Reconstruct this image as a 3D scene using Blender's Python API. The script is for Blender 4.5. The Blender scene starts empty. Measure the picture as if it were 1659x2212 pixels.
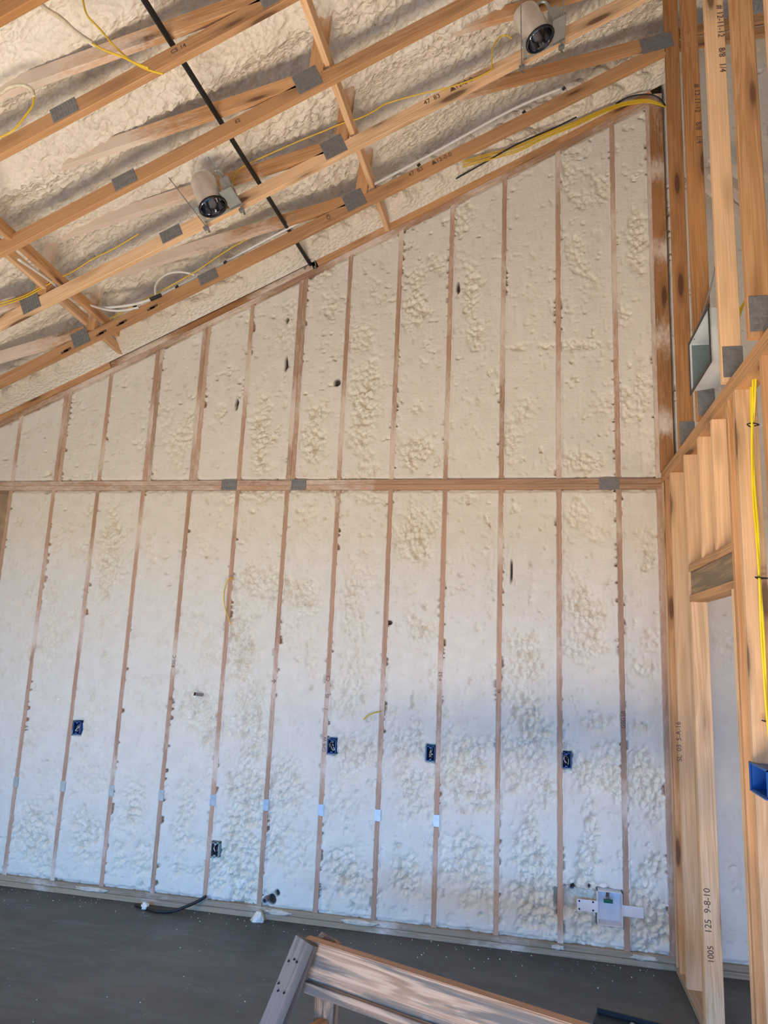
import bpy, bmesh, math, random
import numpy as np
from mathutils import Vector, Matrix
random.seed(4)
S = bpy.context.scene
COL = S.collection
# ------------------------------------------------------------------ camera
CAM = np.array([3.8728, -5.0952, 1.8964])
F = 1538.12
def _rot(w):
    t = np.linalg.norm(w); k = w / t
    K = np.array([[0, -k[2], k[1]], [k[2], 0, -k[0]], [-k[1], k[0], 0]])
    return np.eye(3) + np.sin(t) * K + (1 - np.cos(t)) * K @ K
RC = _rot(np.array([-.1878, .2033, .0232])) @ np.array([[1, 0, 0], [0, 0, -1], [0, 1, 0]], float)
cam_d = bpy.data.cameras.new('camera'); cam = bpy.data.objects.new('camera', cam_d); COL.objects.link(cam)
cam_d.sensor_fit = 'VERTICAL'; cam_d.sensor_height = 24; cam_d.lens = F / 2212 * 24
cam_d.clip_start = .05; cam_d.clip_end = 200
m3 = RC.T @ np.diag([1, -1, -1])
M = Matrix.Identity(4)
for i in range(3):
    for j in range(3): M[i][j] = m3[i][j]
    M[i][3] = CAM[i]
cam.matrix_world = M
S.camera = cam
def at(px, py, ax, v):
    """point where the sight line through a photo pixel meets the plane (axis ax) = v"""
    d = RC.T @ np.array([(px - 829.5) / F, (py - 1106) / F, 1.])
    t = (v - CAM[ax]) / d[ax]
    return Vector(CAM + t * d)
# ------------------------------------------------------------------ light
vs = S.view_settings
vs.view_transform = 'Standard'; vs.look = 'None'; vs.gamma = 1; vs.use_curve_mapping = False
vs.exposure = -0.13
W = bpy.data.worlds.new('world'); S.world = W; W.use_nodes = True
W.node_tree.nodes['Background'].inputs[0].default_value = (1, .84, .68, 1)
W.node_tree.nodes['Background'].inputs[1].default_value = .05
def area(name, loc, target, sx, sy, power, col):
    l = bpy.data.lights.new(name, 'AREA'); l.shape = 'RECTANGLE'; l.size = sx; l.size_y = sy
    l.energy = power; l.color = col
    o = bpy.data.objects.new(name, l); COL.objects.link(o); o.location = loc
    o.rotation_euler = (Vector(target) - Vector(loc)).to_track_quat('-Z', 'Y').to_euler()
    return o
area('sky_light', (2.6, -13.5, 3.9), (2.6, 0, .2), 11, 3.6, 6600, (.10, .41, 1))          # open blue sky seen through the big rear opening
area('sun_bounce_lamp', (3.1, -4.8, .02), (3.1, -4.8, 5), 2.6, .7, 325, (1, .815, .62))      # unseen upward lamp on the slab, standing in for bounced sunlight
area('left_window_light', (-1.66, -3.7, 1.5), (3, -1.6, 2.0), 1.7, 1.1, 72, (1, 1, .88))
area('right_room_fill_lamp', (7.6, -3.5, 1.8), (5, -1.5, 2.6), 1.6, 1.6, 45, (1, .78, .60))  # unseen fill lamp added to warm the posts; no window there
# ------------------------------------------------------------------ noise (numpy)
def _h(ix, iy, s):
    n = (ix.astype(np.int64) * 374761393 + iy.astype(np.int64) * 668265263 + s * 974711) & 0x7fffffff
    n = ((n ^ (n >> 13)) * 1274126177) & 0x7fffffff
    n = ((n ^ (n >> 16)) * 951274213) & 0x7fffffff
    return ((n ^ (n >> 15)) & 0xffffff) / float(0xffffff)
def vn(x, y, s=0):
    ix = np.floor(x); iy = np.floor(y); fx = x - ix; fy = y - iy
    fx = fx * fx * (3 - 2 * fx); fy = fy * fy * (3 - 2 * fy)
    a = _h(ix, iy, s); b = _h(ix + 1, iy, s); c = _h(ix, iy + 1, s); d = _h(ix + 1, iy + 1, s)
    return (a * (1 - fx) + b * fx) * (1 - fy) + (c * (1 - fx) + d * fx) * fy
def fbm(x, y, s=0, o=4):
    r = 0; a = .5
    for i in range(o):
        r = r + a * vn(x * 2 ** i, y * 2 ** i, s + i * 17); a *= .5
    return r / (1 - .5 ** o)
def wor(x, y, s=0):
    ix = np.floor(x); iy = np.floor(y); d1 = np.full(x.shape, 9.); d2 = np.full(x.shape, 9.)
    for a in (-1, 0, 1):
        for b in (-1, 0, 1):
            cx = ix + a + _h(ix + a, iy + b, s); cy = iy + b + _h(ix + a, iy + b, s + 5)
            d = np.hypot(x - cx, y - cy)
            d2 = np.where(d < d1, d1, np.minimum(d2, d)); d1 = np.minimum(d1, d)
    return d1, d2
def sst(a, b, x):
    t = np.clip((x - a) / (b - a), 0, 1); return t * t * (3 - 2 * t)
# ------------------------------------------------------------------ materials
class N:
    def __init__(s, name):
        s.m = bpy.data.materials.new(name); s.m.use_nodes = True; s.t = s.m.node_tree
        s.b = s.t.nodes['Principled BSDF']; s.tc = s.n('ShaderNodeTexCoord')
    def n(s, k, **kw):
        x = s.t.nodes.new(k)
        for a, v in kw.items(): setattr(x, a, v)
        return x
    def l(s, a, b): s.t.links.new(a, b)
    def put(s, sock, v):
        if hasattr(v, 'is_output'): s.l(v, sock)
        else: sock.default_value = v
    def math(s, op, a, b=0., c=None, clamp=False):
        x = s.n('ShaderNodeMath', operation=op); x.use_clamp = clamp
        s.put(x.inputs[0], a); s.put(x.inputs[1], b)
        if c is not None: s.put(x.inputs[2], c)
        return x.outputs[0]
    def mapr(s, v, a, b, c=0., d=1.):
        x = s.n('ShaderNodeMapRange'); x.interpolation_type = 'SMOOTHSTEP'
        s.put(x.inputs[0], v)
        for i, q in enumerate((a, b, c, d)): s.put(x.inputs[i + 1], q)
        return x.outputs[0]
    def mix(s, f, a, b, mode='MIX'):
        x = s.n('ShaderNodeMix', data_type='RGBA', blend_type=mode)
        s.put(x.inputs[0], f)
        for i, v in ((6, a), (7, b)):
            if isinstance(v, tuple) and len(v) == 3: v = (*v, 1)
            s.put(x.inputs[i], v)
        return x.outputs[2]
    def vec(s, scale, rnd=False, coord='Object'):
        src = s.tc.outputs[coord]
        if rnd:
            oi = s.n('ShaderNodeObjectInfo'); v = s.n('ShaderNodeVectorMath', operation='SCALE')
            v.inputs[0].default_value = (37, 11, 23); s.l(oi.outputs['Random'], v.inputs['Scale'])
            a = s.n('ShaderNodeVectorMath', operation='ADD'); s.l(src, a.inputs[0]); s.l(v.outputs[0], a.inputs[1]); src = a.outputs[0]
        mp = s.n('ShaderNodeMapping'); s.l(src, mp.inputs[0]); mp.inputs['Scale'].default_value = scale
        return mp.outputs[0]
    def noise(s, vec, scale=1., detail=3., rough=.5, dist=0.):
        x = s.n('ShaderNodeTexNoise'); s.l(vec, x.inputs['Vector'])
        x.inputs['Scale'].default_value = scale; x.inputs['Detail'].default_value = detail
        x.inputs['Roughness'].default_value = rough; x.inputs['Distortion'].default_value = dist
        return x.outputs[0]
    def voro(s, vec, scale=1., feature='F1'):
        x = s.n('ShaderNodeTexVoronoi', feature=feature); s.l(vec, x.inputs['Vector']); x.inputs['Scale'].default_value = scale
        return x.outputs['Distance']
    def attr(s, name):
        return s.n('ShaderNodeAttribute', attribute_name=name).outputs['Fac']
    def bump(s, h, strength, dist):
        x = s.n('ShaderNodeBump'); s.put(x.inputs['Height'], h); x.inputs['Strength'].default_value = strength
        x.inputs['Distance'].default_value = dist; s.l(x.outputs[0], s.b.inputs['Normal'])
    def base(s, c):
        s.put(s.b.inputs['Base Color'], (*c, 1) if isinstance(c, tuple) and len(c) == 3 else c)
    def rough(s, r): s.put(s.b.inputs['Roughness'], r)
def simple(name, col, rough=.5, metal=0., noise=0., nscale=20):
    n = N(name)
    if noise:
        f = n.noise(n.vec((1, 1, 1)), nscale, 4)
        n.base(n.mix(n.mapr(f, .35, .65), tuple(c * (1 - noise) for c in col), tuple(min(1, c * (1 + noise)) for c in col)))
    else: n.base(col)
    n.rough(rough); n.b.inputs['Metallic'].default_value = metal
    return n.m
FOAM = (.80, .71, .56)
def wood_mat(name, lo, hi, spray=0., knots=True, stain=None):
    """framing lumber: grain runs along the board's own X; spray = how much foam dust sticks to it"""
    n = N(name)
    g = n.noise(n.vec((.55, 13, 13), True), 1, 3, .55, 1.2)
    rings = n.math('SINE', n.math('MULTIPLY', g, 46.))
    fib = n.noise(n.vec((3, 170, 170), True), 1, 2)
    c = n.mix(n.mapr(rings, -1, 1), lo, hi)
    big = n.noise(n.vec((.9, 5, 5), True), 1, 2)
    c = n.mix(n.mapr(big, .35, .7), c, tuple(min(1, x * k) for x, k in zip(hi, (1.12, 1.06, 1.0))))
    c = n.mix(n.mapr(fib, .3, .7, 0, .28), c, tuple(x * .62 for x in lo))
    oi = n.n('ShaderNodeObjectInfo')
    c = n.mix(n.mapr(oi.outputs['Random'], 0, 1, 0, .30), c, tuple(x * .55 for x in lo))
    if knots:
        v = n.voro(n.vec((1.9, 9, 9), True), 1)
        c = n.mix(n.mapr(v, .21, .13), c, (.085, .025, .012))
        c = n.mix(n.math('MULTIPLY', n.mapr(v, .38, .2), .45), c, tuple(x * .5 for x in lo))
    if stain:
        st = n.noise(n.vec((1.6, 22, 22), True), 1, 4, .6, .5)
        c = n.mix(n.mapr(st, .45, .62), c, stain)
    a = n.attr('spray')
    sn = n.noise(n.vec((2.5, 7, 7), True), 1, 5, .7)
    sn2 = n.noise(n.vec((20, 45, 45), True), 1, 4, .7)
    s1 = n.math('ADD', n.math('MULTIPLY', sn, .65), n.math('MULTIPLY', sn2, .35))
    tot = n.math('ADD', n.math('ADD', s1, n.math('MULTIPLY', a, .75)), spray)
    fac = n.mapr(tot, .58, .92)
    c = n.mix(fac, c, (.76, .64, .54))
    n.base(c); n.rough(.72)
    n.bump(n.math('ADD', n.math('MULTIPLY', fib, .3), n.math('MULTIPLY', fac, sn2)), .35, .004)
    return n.m
M_wood = wood_mat('pine_lumber', (.47, .235, .095), (.64, .365, .175))
M_woodlight = wood_mat('pale_pine_lumber', (.66, .40, .21), (.84, .57, .34))
M_wooddark = wood_mat('brown_pine_lumber', (.34, .15, .05), (.50, .25, .095))
M_studwood = wood_mat('foam_dusted_stud', (.44, .27, .18), (.57, .365, .255), .05, False)
M_plate = wood_mat('foam_dusted_plate', (.37, .21, .125), (.50, .31, .195), .0, False)
M_sole = wood_mat('dirty_sole_plate', (.30, .22, .14), (.40, .30, .20), .03, False)
M_grey = wood_mat('weathered_grey_lumber', (.10, .088, .082), (.17, .152, .143), .0, False, (.075, .068, .068))
M_headerw = wood_mat('brown_header_board', (.27, .18, .10), (.38, .27, .16), .0, False, (.20, .15, .10))
M_saw = wood_mat('sawhorse_board', (.22, .135, .085), (.41, .295, .21), .0, True, (.10, .09, .08))
M_sawedge = wood_mat('sawhorse_board_edge', (.36, .20, .12), (.44, .26, .16), .0, False)
def foam_mat(name, scale=1.):
    n = N(name)
    r = n.attr('rough')
    v3 = n.vec((1, 1, 1), coord='Generated') if False else n.vec((1, 1, 1))
    f = n.noise(v3, 9, 5, .6)
    fine = n.noise(n.vec((60, 60, 18)), 1, 4, .65)
    fine2 = n.noise(n.vec((16, 16, 70)), 1, 3, .6)
    vv = n.voro(v3, 55)
    cut = n.mix(n.mapr(f, .3, .7), (.75, .70, .605), (.81, .76, .665))
    skin = n.mix(n.mapr(f, .35, .65), (.80, .74, .60), (.85, .80, .68))
    c = n.mix(r, cut, skin)
    cav = n.attr('crevice_shade')
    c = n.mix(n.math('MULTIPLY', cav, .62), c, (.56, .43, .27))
    sp = n.noise(n.vec((34, 34, 34)), 1, 3, .75)
    c = n.mix(n.mapr(sp, .66, .74, 0, .45), c, (.50, .38, .24))
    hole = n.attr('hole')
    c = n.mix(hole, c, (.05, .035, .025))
    n.base(c); n.rough(n.mapr(r, 0, 1, .8, .5))
    h = n.math('ADD', n.math('MULTIPLY', fine, .5), n.math('MULTIPLY', fine2, .5))
    h = n.math('ADD', h, n.math('MULTIPLY', n.math('MULTIPLY', vv, r), 1.2))
    n.bump(h, .6, .008)
    return n.m
M_foam = foam_mat('trimmed_spray_foam')
def roof_foam():
    n = N('raw_spray_foam'); v = n.vec((1, 1, 1))
    f = n.noise(v, 2.2, 4, .6); vv = n.voro(n.vec((1, 1.5, 1)), 30); w = n.noise(v, 38, 5, .65)
    n.base(n.mix(n.mapr(f, .3, .7), (.82, .755, .64), (.89, .84, .75)))
    n.rough(.48)
    n.bump(n.math('ADD', n.math('MULTIPLY', vv, .8), n.math('MULTIPLY', w, .5)), .9, .018)
    return n.m
M_roof = roof_foam()
def concrete():
    n = N('dusty_concrete'); v = n.vec((1, 1, 1))
    a = n.noise(v, .9, 5, .6, .6); b = n.noise(n.vec((2, 5, 1)), 1.3, 5, .65, 1.0); c_ = n.noise(v, 60, 3)
    c = n.mix(n.mapr(a, .35, .65), (.060, .062, .057), (.100, .096, .086))
    c = n.mix(n.mapr(b, .5, .75, 0, .6), c, (.135, .128, .112))
    sp = n.noise(v, 45, 2, .5)
    c = n.mix(n.mapr(sp, .73, .77, 0, .5), c, (.5, .46, .38))
    n.base(c); n.rough(n.mapr(b, .3, .7, .38, .62)); n.bump(c_, .12, .004)
    return n.m
M_conc = concrete()
def galv():
    n = N('galvanised_steel'); v = n.vec((1, 1, 1))
    f = n.voro(v, 40)
    n.base(n.mix(n.mapr(f, .2, .7), (.225, .225, .225), (.265, .262, .26))); n.rough(.55); n.b.inputs['Metallic'].default_value = .45
    n.bump(n.voro(n.vec((120, 120, 120)), 1), .3, .002)
    return n.m
M_galv = galv()
M_duct = simple('sheet_metal_duct', (.60, .63, .64), .5, .0, .1, 6)
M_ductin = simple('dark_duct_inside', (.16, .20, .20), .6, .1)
M_can = simple('aluminium_can', (.80, .76, .72), .38, .7, .08, 12)
M_reflector = simple('mirror_reflector', (.45, .46, .5), .12, 1.)
M_canbox = simple('zinc_junction_box', (.46, .49, .48), .45, .7, .06)
M_blackmetal = simple('black_steel_pipe', (.012, .012, .013), .45, .2)
M_blackplastic = simple('black_plastic', (.012, .012, .013), .55)
M_blue = simple('blue_plastic_box', (.01, .075, .30), .4)
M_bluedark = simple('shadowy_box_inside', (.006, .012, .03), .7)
M_yellow = simple('yellow_cable_jacket', (.72, .47, .02), .4)
M_yellowb = simple('bright_yellow_cable_jacket', (.86, .68, .02), .38)
M_dustyyellow = simple('foam_coated_cable', (.68, .60, .44), .6, 0, .1, 30)
M_wire = simple('copper_and_paper_wire', (.45, .36, .28), .5)
M_white = simple('white_plastic', (.80, .80, .84), .35)
M_pex = simple('white_pex_tube', (.74, .73, .70), .3)
M_green = simple('green_valve_handle', (.005, .11, .06), .4)
M_brass = simple('dull_brass', (.24, .20, .14), .35, .9)
M_ink = simple('black_stamp_ink', (.11, .06, .04), .7)
M_strap = simple('galvanised_strap', (.46, .52, .56), .42, .65, .08, 25)
M_sheath = simple('wall_sheathing', (.42, .30, .18), .8, 0, .15, 8)
M_smear = simple('smeared_foam', (.62, .54, .42), .7, 0, .15, 30)
M_pvc = simple('grey_pvc_stub', (.22, .2, .18), .6)
# ------------------------------------------------------------------ builders
def tag(o, label=None, cat=None, group=None, kind=None):
    if label: o['label'] = label
    if cat: o['category'] = cat
    if group: o['group'] = group
    if kind: o['kind'] = kind
    return o
def empty(name, loc=(0, 0, 0)):
    o = bpy.data.objects.new(name, None); COL.objects.link(o); o.location = loc; o.empty_display_size = .1
    return o
def link(name, me, mat, parent=None, mw=None, smooth=False):
    o = bpy.data.objects.new(name, me); COL.objects.link(o)
    if mat: me.materials.append(mat)
    if smooth: me.polygons.foreach_set('use_smooth', [True] * len(me.polygons))
    if mw is None: mw = Matrix.Identity(4)
    if parent is not None:
        o.parent = parent
        pw = Matrix.Translation(parent.location) if parent.type == 'EMPTY' and parent.parent is None else parent['_w'] if False else MW[parent.name]
        o.matrix_parent_inverse = Matrix.Identity(4)
        o.matrix_basis = pw.inverted() @ mw
    else:
        o.matrix_basis = mw
    MW[o.name] = mw
    return o
MW = {}
def frame(p0, p1, up):
    x = (p1 - p0).normalized(); y = up.cross(x).normalized(); z = x.cross(y)
    m = Matrix((x, y, z)).transposed().to_4x4(); m.translation = p0
    return m
def bm_mesh(bm, name):
    me = bpy.data.meshes.new(name); bm.normal_update(); bm.to_mesh(me); bm.free(); return me
def board(name, p0, p1, w, t, up=(0, 0, 1), mat=None, parent=None, spray=None, bow=None, nseg=1, bev=.0025, wav=0.):
    """lumber from p0 to p1 (centre line); w measured along 'up', t across"""
    p0 = Vector(p0); p1 = Vector(p1); up = Vector(up)
    mw = frame(p0, p1, up); L = (p1 - p0).length
    if spray or bow or wav: nseg = max(nseg, int(L / .05))
    me = bpy.data.meshes.new(name); vs_ = []; fs = []; sp = []
    c = bev
    sec = [(-t/2+c, -w/2), (t/2-c, -w/2), (t/2, -w/2+c), (t/2, w/2-c), (t/2-c, w/2), (-t/2+c, w/2), (-t/2, w/2-c), (-t/2, -w/2+c)]
    k = 8; sd = random.random() * 100
    for i in range(nseg + 1):
        x = L * i / nseg; dz = bow(x / L) if bow else 0
        j = (math.sin(x * 9 + sd) * .5 + math.sin(x * 23 + sd * 2) * .3) * wav
        for y, z in sec:
            vs_.append((x, y + j * .3, z + dz + j)); sp.append(spray(x / L) if spray else 0.)
    for i in range(nseg):
        for q in range(k):
            a = i * k + q; b = i * k + (q + 1) % k
            fs.append((a, b, b + k, a + k))
    fs.append(tuple(range(k - 1, -1, -1))); fs.append(tuple(nseg * k + q for q in range(k)))
    me.from_pydata(vs_, [], fs); me.update()
    if spray:
        at_ = me.attributes.new('spray', 'FLOAT', 'POINT'); at_.data.foreach_set('value', sp)
    return link(name, me, mat, parent, mw)
def box(name, lo, hi, mat, parent=None, bev=.0, kind=None):
    lo = Vector(lo); hi = Vector(hi); c = (lo + hi) / 2
    bm = bmesh.new(); bmesh.ops.create_cube(bm, size=1)
    for v in bm.verts: v.co = Vector([v.co[i] * (hi[i] - lo[i]) for i in range(3)])
    if bev: bmesh.ops.bevel(bm, geom=bm.edges[:], offset=bev, segments=2, affect='EDGES', profile=.5)
    o = link(name, bm_mesh(bm, name), mat, parent, Matrix.Translation(c))
    if kind: o['kind'] = kind
    return o
def boxes(name, lst, mat, parent=None, mw=None):
    bm = bmesh.new()
    for lo, hi in lst:
        r = bmesh.ops.create_cube(bm, size=1)
        for v in r['verts']: v.co = Vector([(v.co[i] + .5) * (hi[i] - lo[i]) + lo[i] for i in range(3)])
    return link(name, bm_mesh(bm, name), mat, parent, mw)
def smooth_path(pts, n=8):
    P = [Vector(p) for p in pts]
    if len(P) < 3: return P
    out = []
    for i in range(len(P) - 1):
        a = P[max(i - 1, 0)]; b = P[i]; c = P[i + 1]; d = P[min(i + 2, len(P) - 1)]
        for k in range(n):
            t = k / n
            out.append(.5 * ((2 * b) + (c - a) * t + (2 * a - 5 * b + 4 * c - d) * t * t + (3 * b - a - 3 * c + d) * t ** 3))
    out.append(P[-1]); return out
def tube(name, pts, r, mat, parent=None, smooth=True, k=10, flat=1.):
    P = smooth_path(pts) if smooth else [Vector(p) for p in pts]
    o0 = P[0].copy(); vs_ = []; fs = []; u = None
    for i, p in enumerate(P):
        d = (P[min(i + 1, len(P) - 1)] - P[max(i - 1, 0)]).normalized()
        if u is None: u = d.orthogonal().normalized()
        u = (u - d * u.dot(d)).normalized(); v = d.cross(u)
        for q in range(k):
            a = 2 * math.pi * q / k
            vs_.append(p - o0 + u * (r * math.cos(a)) + v * (r * flat * math.sin(a)))
    for i in range(len(P) - 1):
        for q in range(k):
            a = i * k + q; b = i * k + (q + 1) % k; fs.append((a, b, b + k, a + k))
    fs.append(tuple(range(k - 1, -1, -1))); fs.append(tuple((len(P) - 1) * k + q for q in range(k)))
    me = bpy.data.meshes.new(name); me.from_pydata(vs_, [], fs); me.update()
    return link(name, me, mat, parent, Matrix.Translation(o0), smooth)
def lathe(name, prof, mat, parent=None, mw=None, k=40):
    """profile [(r,z)] spun round local z"""
    vs_ = []; fs = []
    for r, z in prof:
        for q in range(k):
            a = 2 * math.pi * q / k; vs_.append((r * math.cos(a), r * math.sin(a), z))
    for i in range(len(prof) - 1):
        for q in range(k):
            a = i * k + q; b = i * k + (q + 1) % k; fs.append((a, b, b + k, a + k))
    me = bpy.data.meshes.new(name); me.from_pydata(vs_, [], fs); me.update()
    return link(name, me, mat, parent, mw, True)
def text(name, s, size, mw, parent, mat=None):
    """stamped ink lettering, a thin mesh lying on its board"""
    if ' ' in s.strip():
        x = 0.
        for w_ in s.split(' '):
            if w_: text(name, w_, size, mw @ Matrix.Translation((x, 0, 0)), parent, mat)
            x += (len(w_) * .6 + .3) * size
        return
    cu = bpy.data.curves.new(name, 'FONT'); cu.body = s; cu.size = size; cu.extrude = .0004
    t = bpy.data.objects.new('tmp_text', cu); COL.objects.link(t)
    bpy.context.view_layer.update()
    me = bpy.data.meshes.new_from_object(t.evaluated_get(bpy.context.evaluated_depsgraph_get()))
    bpy.data.objects.remove(t); bpy.data.curves.remove(cu); me.name = name
    me.materials.clear()
    return link(name, me, mat or M_ink, parent, mw)
def face_mw(o, ex, ey):
    """matrix with text x axis ex, text up ey, located at o"""
    ex = Vector(ex).normalized(); ey = Vector(ey).normalized(); ez = ex.cross(ey).normalized(); ey = ez.cross(ex)
    m = Matrix((ex, ey, ez)).transposed().to_4x4(); m.translation = Vector(o); return m
SP = .4064                                   # stud spacing
def plate_low(X): return 3.855 + .4595 * X + .004 * (X - 1.8) ** 2      # underside of the raking gable plate
def chord_low(X): return 3.772 + .4555 * X
def roof_z(X): return 4.30 + .472 * X
TY = [-.61, -1.17, -1.73, -2.29, -2.85, -3.41]          # truss planes
# ------------------------------------------------------------------ structure
box('floor', (-1.6, -9.6, -.15), (9, .3, 0), M_conc, kind='structure')
box('ground_outside', (-12, -24, -.25), (14, -9.6, -.06), simple('dry_ground', (.36, .31, .24), .9, 0, .2, 3), kind='structure')
def poly_prism(name, pts, y0, y1, mat, kind='structure'):
    bm = bmesh.new(); a = [bm.verts.new((x, y0, z)) for x, z in pts]; b = [bm.verts.new((x, y1, z)) for x, z in pts]
    bm.faces.new(a); bm.faces.new(b[::-1])
    for i in range(len(pts)): bm.faces.new((a[i], b[i], b[(i + 1) % len(pts)], a[(i + 1) % len(pts)]))
    bmesh.ops.recalc_face_normals(bm, faces=bm.faces[:])
    o = link(name, bm_mesh(bm, name), mat); o['kind'] = kind; return o
poly_prism('wall_back', [(-1.7, 0), (9, 0), (9, 8.4), (7, 8.2), (-1.7, 4.4)], .145, .17, M_sheath)
# left wall (unseen, brown sheathing to cut bounced light) and the rear wall with its big opening
boxes('wall_left', [((-1.75, -9, 0), (-1.6, .17, .9)), ((-1.75, -9, 2.1), (-1.6, .17, 4.2)), ((-1.75, -2.8, .9), (-1.6, .17, 2.1)), ((-1.75, -9, .9), (-1.6, -4.6, 2.1))], M_sheath)['kind'] = 'structure'
boxes('wall_front', [((-1.7, -9.6, 2.35), (9, -9.5, 8)), ((-1.7, -9.6, 0), (-.9, -9.5, 2.35)), ((6.3, -9.6, 0), (9, -9.5, 2.35))], M_sheath)['kind'] = 'structure'
# roof foam
def grid_mesh(name, X, Y, fz, attrs, mat):
    gx, gy = np.meshgrid(X, Y, indexing='ij'); z, extra = fz(gx, gy)
    nx, ny = gx.shape
    v = np.stack([gx, gy, z], -1).reshape(-1, 3)
    i = np.arange(nx - 1)[:, None] * ny + np.arange(ny - 1)[None, :]
    f = np.stack([i, i + 1, i + ny + 1, i + ny], -1).reshape(-1, 4)
    return v, f
def fast_mesh(name, v, f):
    me = bpy.data.meshes.new(name); me.vertices.add(len(v)); me.vertices.foreach_set('co', v.astype(np.float32).ravel())
    me.loops.add(f.size); me.loops.foreach_set('vertex_index', f.astype(np.int32).ravel())
    me.polygons.add(len(f)); me.polygons.foreach_set('loop_start', np.arange(0, f.size, 4, dtype=np.int32))
    me.update(calc_edges=True); me.validate(); return me
def roof_f(X, Y):
    z = roof_z(X)
    w = .06 * (fbm(X * 1.1, Y * 1.6, 3, 2) - .5)
    hang = 0
    for ty in TY + [-3.97, -4.53]:
        hang = hang + np.exp(-((Y - ty) / .10) ** 2) * (.055 + .05 * vn(X * 1.3, Y * 0 + ty * 7, 9))
    q = (Y + .045 + .03 * vn(X * 4, Y * 0, 44)) / .10
    cove = .20 * np.exp(-np.maximum(-q, 0) ** 1.3) * (q < 3)
    ux = X + .05 * fbm(X * 5, Y * 5, 21, 2); uy = Y + .05 * fbm(X * 5, Y * 5, 22, 2)
    d1, d2 = wor(ux * 13, uy * 21, 11); e1, e2 = wor(ux * 28, uy * 36, 12)
    amp = .35 + .9 * sst(.35, .65, fbm(X * 1.7, Y * 1.7, 31, 2))
    l = (.050 * (1 - d1) * amp + .024 * (1 - e1)) + .07 * (fbm(X * 3.2, Y * 4.5, 6, 3) - .5)
    return z - w - hang * 1.0 - cove - l, None
YY = np.concatenate([np.arange(-9.6, -3.7, .15), np.arange(-3.7, .10, .0115)])
XX = np.concatenate([np.arange(-1.62, 5.4, .0115), np.arange(5.4, 9.0, .08)])
v, f = grid_mesh('ceiling', XX, YY, roof_f, None, M_roof)
o = link('ceiling', fast_mesh('ceiling', v, f[:, ::-1]), M_roof, smooth=True); o['kind'] = 'structure'
poly_prism('roof_deck', [(-1.75, 3.85), (9.0, 8.95), (9.0, 9.1), (-1.75, 4.0)], -9.6, .17, M_sheath)
# gable strip of foam above the raking plate
def gable_f(X, Zr):
    zz = plate_low(X) + .088 + Zr
    d1, d2 = wor((X + .04 * fbm(X * 6, zz * 6, 2, 2)) * 13, zz * 15, 71)
    e1, e2 = wor(X * 30, zz * 34, 72)
    g1, g2 = wor((X + .06 * fbm(X * 4, zz * 4, 75, 2)) * 6.5, zz * 8, 74)
    y = .012 - .07 * fbm(X * 2.5, zz * 2.5, 73, 3) - .10 * (1 - g1) - .035 * (1 - d1) - .012 * (1 - e1)
    y = -.034 + y * sst(-.004, .05, Zr) - .05 * sst(.0, .12, Zr) * sst(.5, .2, Zr * .9)
    return zz, y
gx, gr = np.meshgrid(np.arange(-1.6, 4.87, .012), np.arange(0, .66, .013), indexing='ij')
zz, yy = gable_f(gx, gr); nx, ny = gx.shape
i = np.arange(nx - 1)[:, None] * ny + np.arange(ny - 1)[None, :]
f = np.stack([i, i + ny, i + ny + 1, i + 1], -1).reshape(-1, 4)
o = link('gable_foam_strip', fast_mesh('gable_foam_strip', np.stack([gx, yy, zz], -1).reshape(-1, 3), f), M_roof, smooth=True)
o['kind'] = 'structure'
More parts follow.
